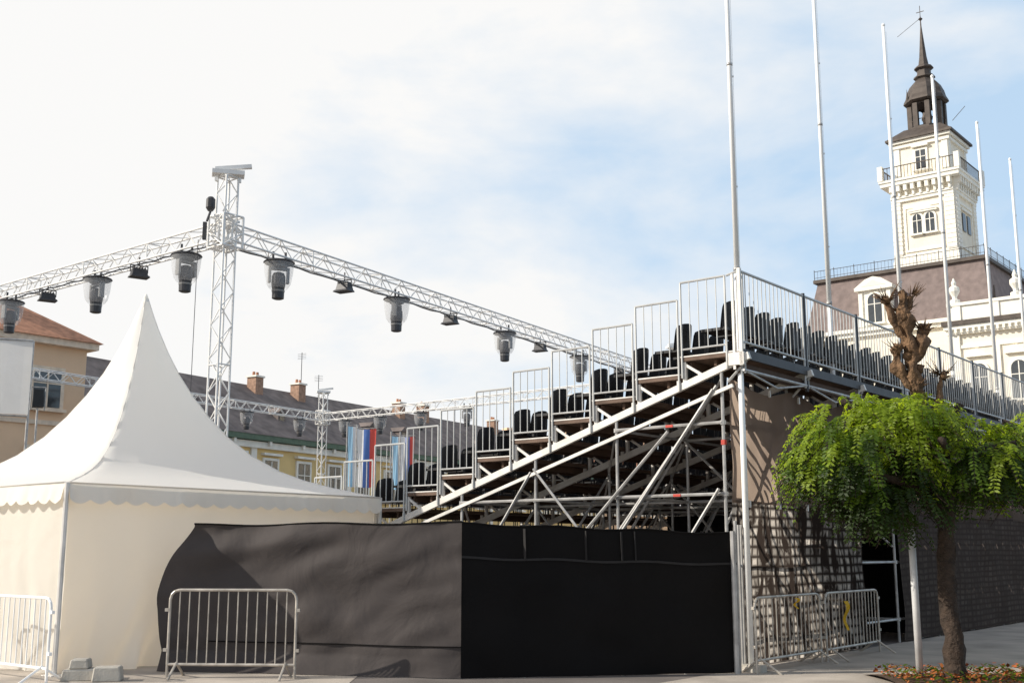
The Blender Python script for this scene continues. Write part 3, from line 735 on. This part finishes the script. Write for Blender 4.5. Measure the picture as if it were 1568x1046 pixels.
# ------------------------------------------------------------ trees
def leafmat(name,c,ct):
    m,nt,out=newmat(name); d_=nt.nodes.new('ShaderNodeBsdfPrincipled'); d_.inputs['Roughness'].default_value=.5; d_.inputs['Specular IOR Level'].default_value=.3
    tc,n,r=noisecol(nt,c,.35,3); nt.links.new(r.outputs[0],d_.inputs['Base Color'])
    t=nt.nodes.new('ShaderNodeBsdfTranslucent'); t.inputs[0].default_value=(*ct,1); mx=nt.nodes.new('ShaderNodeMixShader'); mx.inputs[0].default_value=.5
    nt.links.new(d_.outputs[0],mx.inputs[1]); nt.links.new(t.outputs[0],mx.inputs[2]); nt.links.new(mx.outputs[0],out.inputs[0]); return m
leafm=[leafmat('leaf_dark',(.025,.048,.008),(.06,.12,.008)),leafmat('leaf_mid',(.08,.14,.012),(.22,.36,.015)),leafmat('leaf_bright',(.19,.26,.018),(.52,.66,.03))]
def limb(mb,pts,rads,mat=0,n=9,jit=.0):
    vs=[]
    for i,(p_,r_) in enumerate(zip(pts,rads)):
        p_=Vector(p_); dd=(Vector(pts[min(i+1,len(pts)-1)])-Vector(pts[max(i-1,0)])).normalized()
        u=Vector((1,0,0)) if abs(dd.x)<.8 else Vector((0,1,0)); w_=dd.cross(u).normalized(); u=w_.cross(dd)
        for j in range(n):
            a=2*math.pi*j/n; rr=r_*(1+jit*noise.noise(Vector((p_.x*6+math.cos(a)*2,p_.y*6+math.sin(a)*2,p_.z*6)))*2)
            vs.append(p_+(u*math.cos(a)+w_*math.sin(a))*rr)
    fs=[(i*n+j,i*n+(j+1)%n,(i+1)*n+(j+1)%n,(i+1)*n+j) for i in range(len(pts)-1) for j in range(n)]
    fs.append(tuple(range((len(pts)-1)*n,len(pts)*n)))
    mb.add(vs,fs,mat)
def interp(pts,rads,k=6):
    P=[];Q=[]
    for i in range(len(pts)-1):
        for j in range(k):
            f=j/k; a=Vector(pts[i]).lerp(Vector(pts[i+1]),f); a+=Vector((noise.noise(a*3),noise.noise(a*3+Vector((5,0,0))),0))*.03
            P.append(a);Q.append(rads[i]*(1-f)+rads[i+1]*f)
    P.append(Vector(pts[-1]));Q.append(rads[-1]); return P,Q
def locust(name,loc,blobs,ntw,seed,pollard=True,trunk_h=2.5):
    rnd=random.Random(seed); e=empty(name,loc)
    mb=MB()
    P,Q=interp([(0,0,-.05),(.03,0,.25),(-.02,.02,1.2),(.02,0,1.9),(-.02,0,trunk_h)],[.17,.125,.105,.105,.12]); limb(mb,P,Q,0,12,.25)
    limbs=[[(0,0,2.1),(-.25,-.1,2.6),(-.7,-.15,2.85),(-1.2,-.2,2.9)],[(0,0,2.2),(.3,.1,2.5),(.9,.2,2.65),(1.5,.2,2.7)],[(0,0,2.3),(-.1,-.4,2.8),(-.3,-.9,2.9)],[(0,0,2.3),(.2,.5,2.8),(.1,1.0,2.95)],
           [(0,0,2.1),(-.4,-.2,2.4),(-.9,-.4,2.5)],[(0,0,2.4),(.35,-.3,2.8),(.8,-.4,2.9)],[(-.1,0,2.5),(-.5,.2,3.1),(-1.15,.3,3.55)],[(0,0,2.5),(.15,.1,3.1),(.35,.1,3.45)]]
    for l in limbs:
        P,Q=interp(l,[.08,.06,.045,.022][:len(l)]); limb(mb,P,Q,0,8,.3)
    if pollard:
        st=[([(-.02,0,2.4),(-.10,0,3.1),(-.24,0,3.6),(-.28,0,4.05),(-.36,0,4.6)],[.11,.08,.07,.075,.08]),
            ([(-.28,0,3.95),(-.16,-.05,4.2),(-.10,0,4.4)],[.06,.05,.07]),
            ([(-.3,0,4.2),(-.46,0,4.5),(-.56,.05,4.82)],[.055,.045,.035]),
            ([(-.24,0,3.6),(-.46,0,3.9),(-.46,.05,4.15)],[.06,.06,.04]),
            ([(-.1,0,3.2),(.06,0,3.55),(.10,0,3.8)],[.05,.04,.045]),
            ([(-.36,0,4.55),(-.24,0,4.85)],[.055,.035]),([(-.36,0,4.5),(-.40,-.1,4.9)],[.05,.03])]
        for l,q_ in st:
            P,Q=interp(l,q_); limb(mb,P,Q,1,10,.8)
        for kx,kz,r_ in((-.36,4.62,.10),(-.10,4.4,.085),(-.28,4.1,.09),(-.24,3.65,.085),(-.46,4.15,.07),(.10,3.8,.06),(-.18,3.9,.06),(-.56,4.8,.055)):
            vs=[];n=8
            for i in range(1,6):
                ph_=math.pi*i/6
                for j in range(n):
                    a=2*math.pi*j/n; dv=Vector((math.sin(ph_)*math.cos(a),math.sin(ph_)*math.sin(a),math.cos(ph_)))
                    vs.append(Vector((kx,0,kz))+dv*r_*(1+1.1*noise.noise(dv*2.2+Vector((kx*9,kz*7,0)))))
            mb.add(vs,[(i*n+j,i*n+(j+1)%n,(i+1)*n+(j+1)%n,(i+1)*n+j) for i in range(4) for j in range(n)]+[tuple(range(n-1,-1,-1)),tuple(range(4*n,5*n))],1)
        for i in range(220):
            bx,bz=rnd.choice([(-.36,4.62),(-.10,4.4),(-.28,4.1),(-.24,3.65),(-.46,4.15),(-.56,4.8),(.10,3.8),(-.24,4.85)])
            a=rnd.uniform(0,6.28); l=rnd.uniform(.06,.22); s0=Vector((bx,0,bz))+Vector((math.cos(a),math.sin(a),rnd.uniform(-.3,.8)))*.06
            mb.tube(s0,s0+Vector((math.cos(a)*l*.7,math.sin(a)*l*.7,rnd.uniform(.1,1.0)*l)),.008,1,4,.002)
    mb.obj('trunk',[BARK,BARKL],e,True)
    lf_=MB(); tw=MB(); cnt=0; tot=sum(b[2] for b in blobs)
    while cnt<ntw:
        r_=rnd.random()*tot
        for b in blobs:
            r_-=b[2]
            if r_<=0: break
        cc,rad,_=b
        dv=Vector((rnd.gauss(0,1),rnd.gauss(0,1),rnd.gauss(0,1))).normalized(); rr=rnd.uniform(.35,1.0)**.5
        pos=Vector(cc)+Vector((dv.x*rad[0],dv.y*rad[1],dv.z*rad[2]))*rr
        if noise.noise(pos*2.1+Vector((seed,0,0)))<-.12: continue
        cnt+=1
        out=(pos-Vector(cc)); out.z=abs(out.z)*.3
        if out.length<.05: out=Vector((1,0,0))
        out.normalize(); out=(out+Vector((rnd.uniform(-.6,.6),rnd.uniform(-.6,.6),rnd.uniform(-.2,.5)))).normalized()
        L=rnd.uniform(.18,.46); droop=rnd.uniform(.5,1.3); nl=int(L/.03)
        lum=.9*noise.noise(pos*3.3)+.7*(pos.z-2.75)/.6+rnd.uniform(-.2,.2)+.08  # higher twigs get brighter leaves, lower darker: sun and shade put in colour
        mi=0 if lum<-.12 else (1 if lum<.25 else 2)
        pp=[]
        for i in range(nl+1):
            f=i/nl; pp.append(pos+out*L*f*(1-.3*f)+Vector((0,0,-L*droop*f*f)))
        tw.tube(pp[0],pp[-1],.004,0,3)
        for i in range(nl):
            a=pp[i]; dd=(pp[i+1]-pp[i]).normalized(); sd=dd.cross(Vector((0,0,1)))
            if sd.length<.1: sd=Vector((1,0,0))
            sd.normalize(); up=sd.cross(dd)
            for sg in(-1,1):
                l=rnd.uniform(.045,.085); wd=l*.42
                di=(sd*sg+dd*.35+Vector((0,0,rnd.uniform(-.5,.05)))+up*rnd.uniform(-.4,.4)).normalized()
                wv=di.cross(up+Vector((rnd.uniform(-.5,.5),rnd.uniform(-.5,.5),0))).normalized()*wd/2
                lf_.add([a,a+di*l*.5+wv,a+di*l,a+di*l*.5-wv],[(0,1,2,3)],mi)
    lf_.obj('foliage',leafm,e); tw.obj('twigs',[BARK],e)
blobs=[((-.98,-.1,2.8),(.98,.85,.72),1.4),((.45,.1,2.72),(1.1,.85,.50),1.1),((-.45,0,3.12),(.8,.8,.42),.6),((-.7,-.2,2.25),(.6,.5,.38),.5),((1.35,.1,2.68),(.75,.7,.46),.8)]
locust('robinia_tree',(5.42,14.5,0),blobs,2600,3)
locust('robinia_tree',(8.7,17.2,0),[((-.5,0,3.2),(1.0,.9,.6),1),((.6,0,3.1),(1,.9,.6),1)],700,11,False)

e=empty('metal_post',(5.1,14.8,0)); mb=MB(); mb.tube((0,0,0),(0,0,2.35),.045,0,12); mb.lathe([(.06,0),(.065,.04),(.02,.08)],(0,0,2.35),12,0); mb.box(-.1,.1,-.1,.1,0,.02)
mb.obj('post',[M('post_paint',(.6,.6,.6),.45,.1)],e,True)
fb=empty('flower_bed',(0,0,0)); mb=MB(); rnd=random.Random(5)
for i in range(3600):
    x=rnd.uniform(4.7,9.5); y=rnd.uniform(14.0,15.35)+.15*(x-4.7)*.3; h=rnd.uniform(.03,.17)
    a=rnd.uniform(0,6.28); l=rnd.uniform(.02,.045); c_=Vector((x,y,h)); u=Vector((math.cos(a),math.sin(a),rnd.uniform(-.5,.8)))*l; v_=Vector((-math.sin(a),math.cos(a),rnd.uniform(-.3,.5)))*l*.6
    mb.add([c_-u,c_+v_,c_+u,c_-v_],[(0,1,2,3)],rnd.choice([0,0,1,2,2]))
mb.obj('plants',[leafm[1],M('orange_petals',(.5,.12,.03),.6),M('rust_leaves',(.28,.09,.02),.7)],fb)
mb=MB(); mb.grid(lambda u,v:(4.6+5.2*u,13.8+1.7*v+.25*u,.01+.05*math.sin(math.pi*v)),20,6); mb.obj('soil',[M('soil',(.09,.055,.035),.95,0,.3,8,.6,30)],fb)
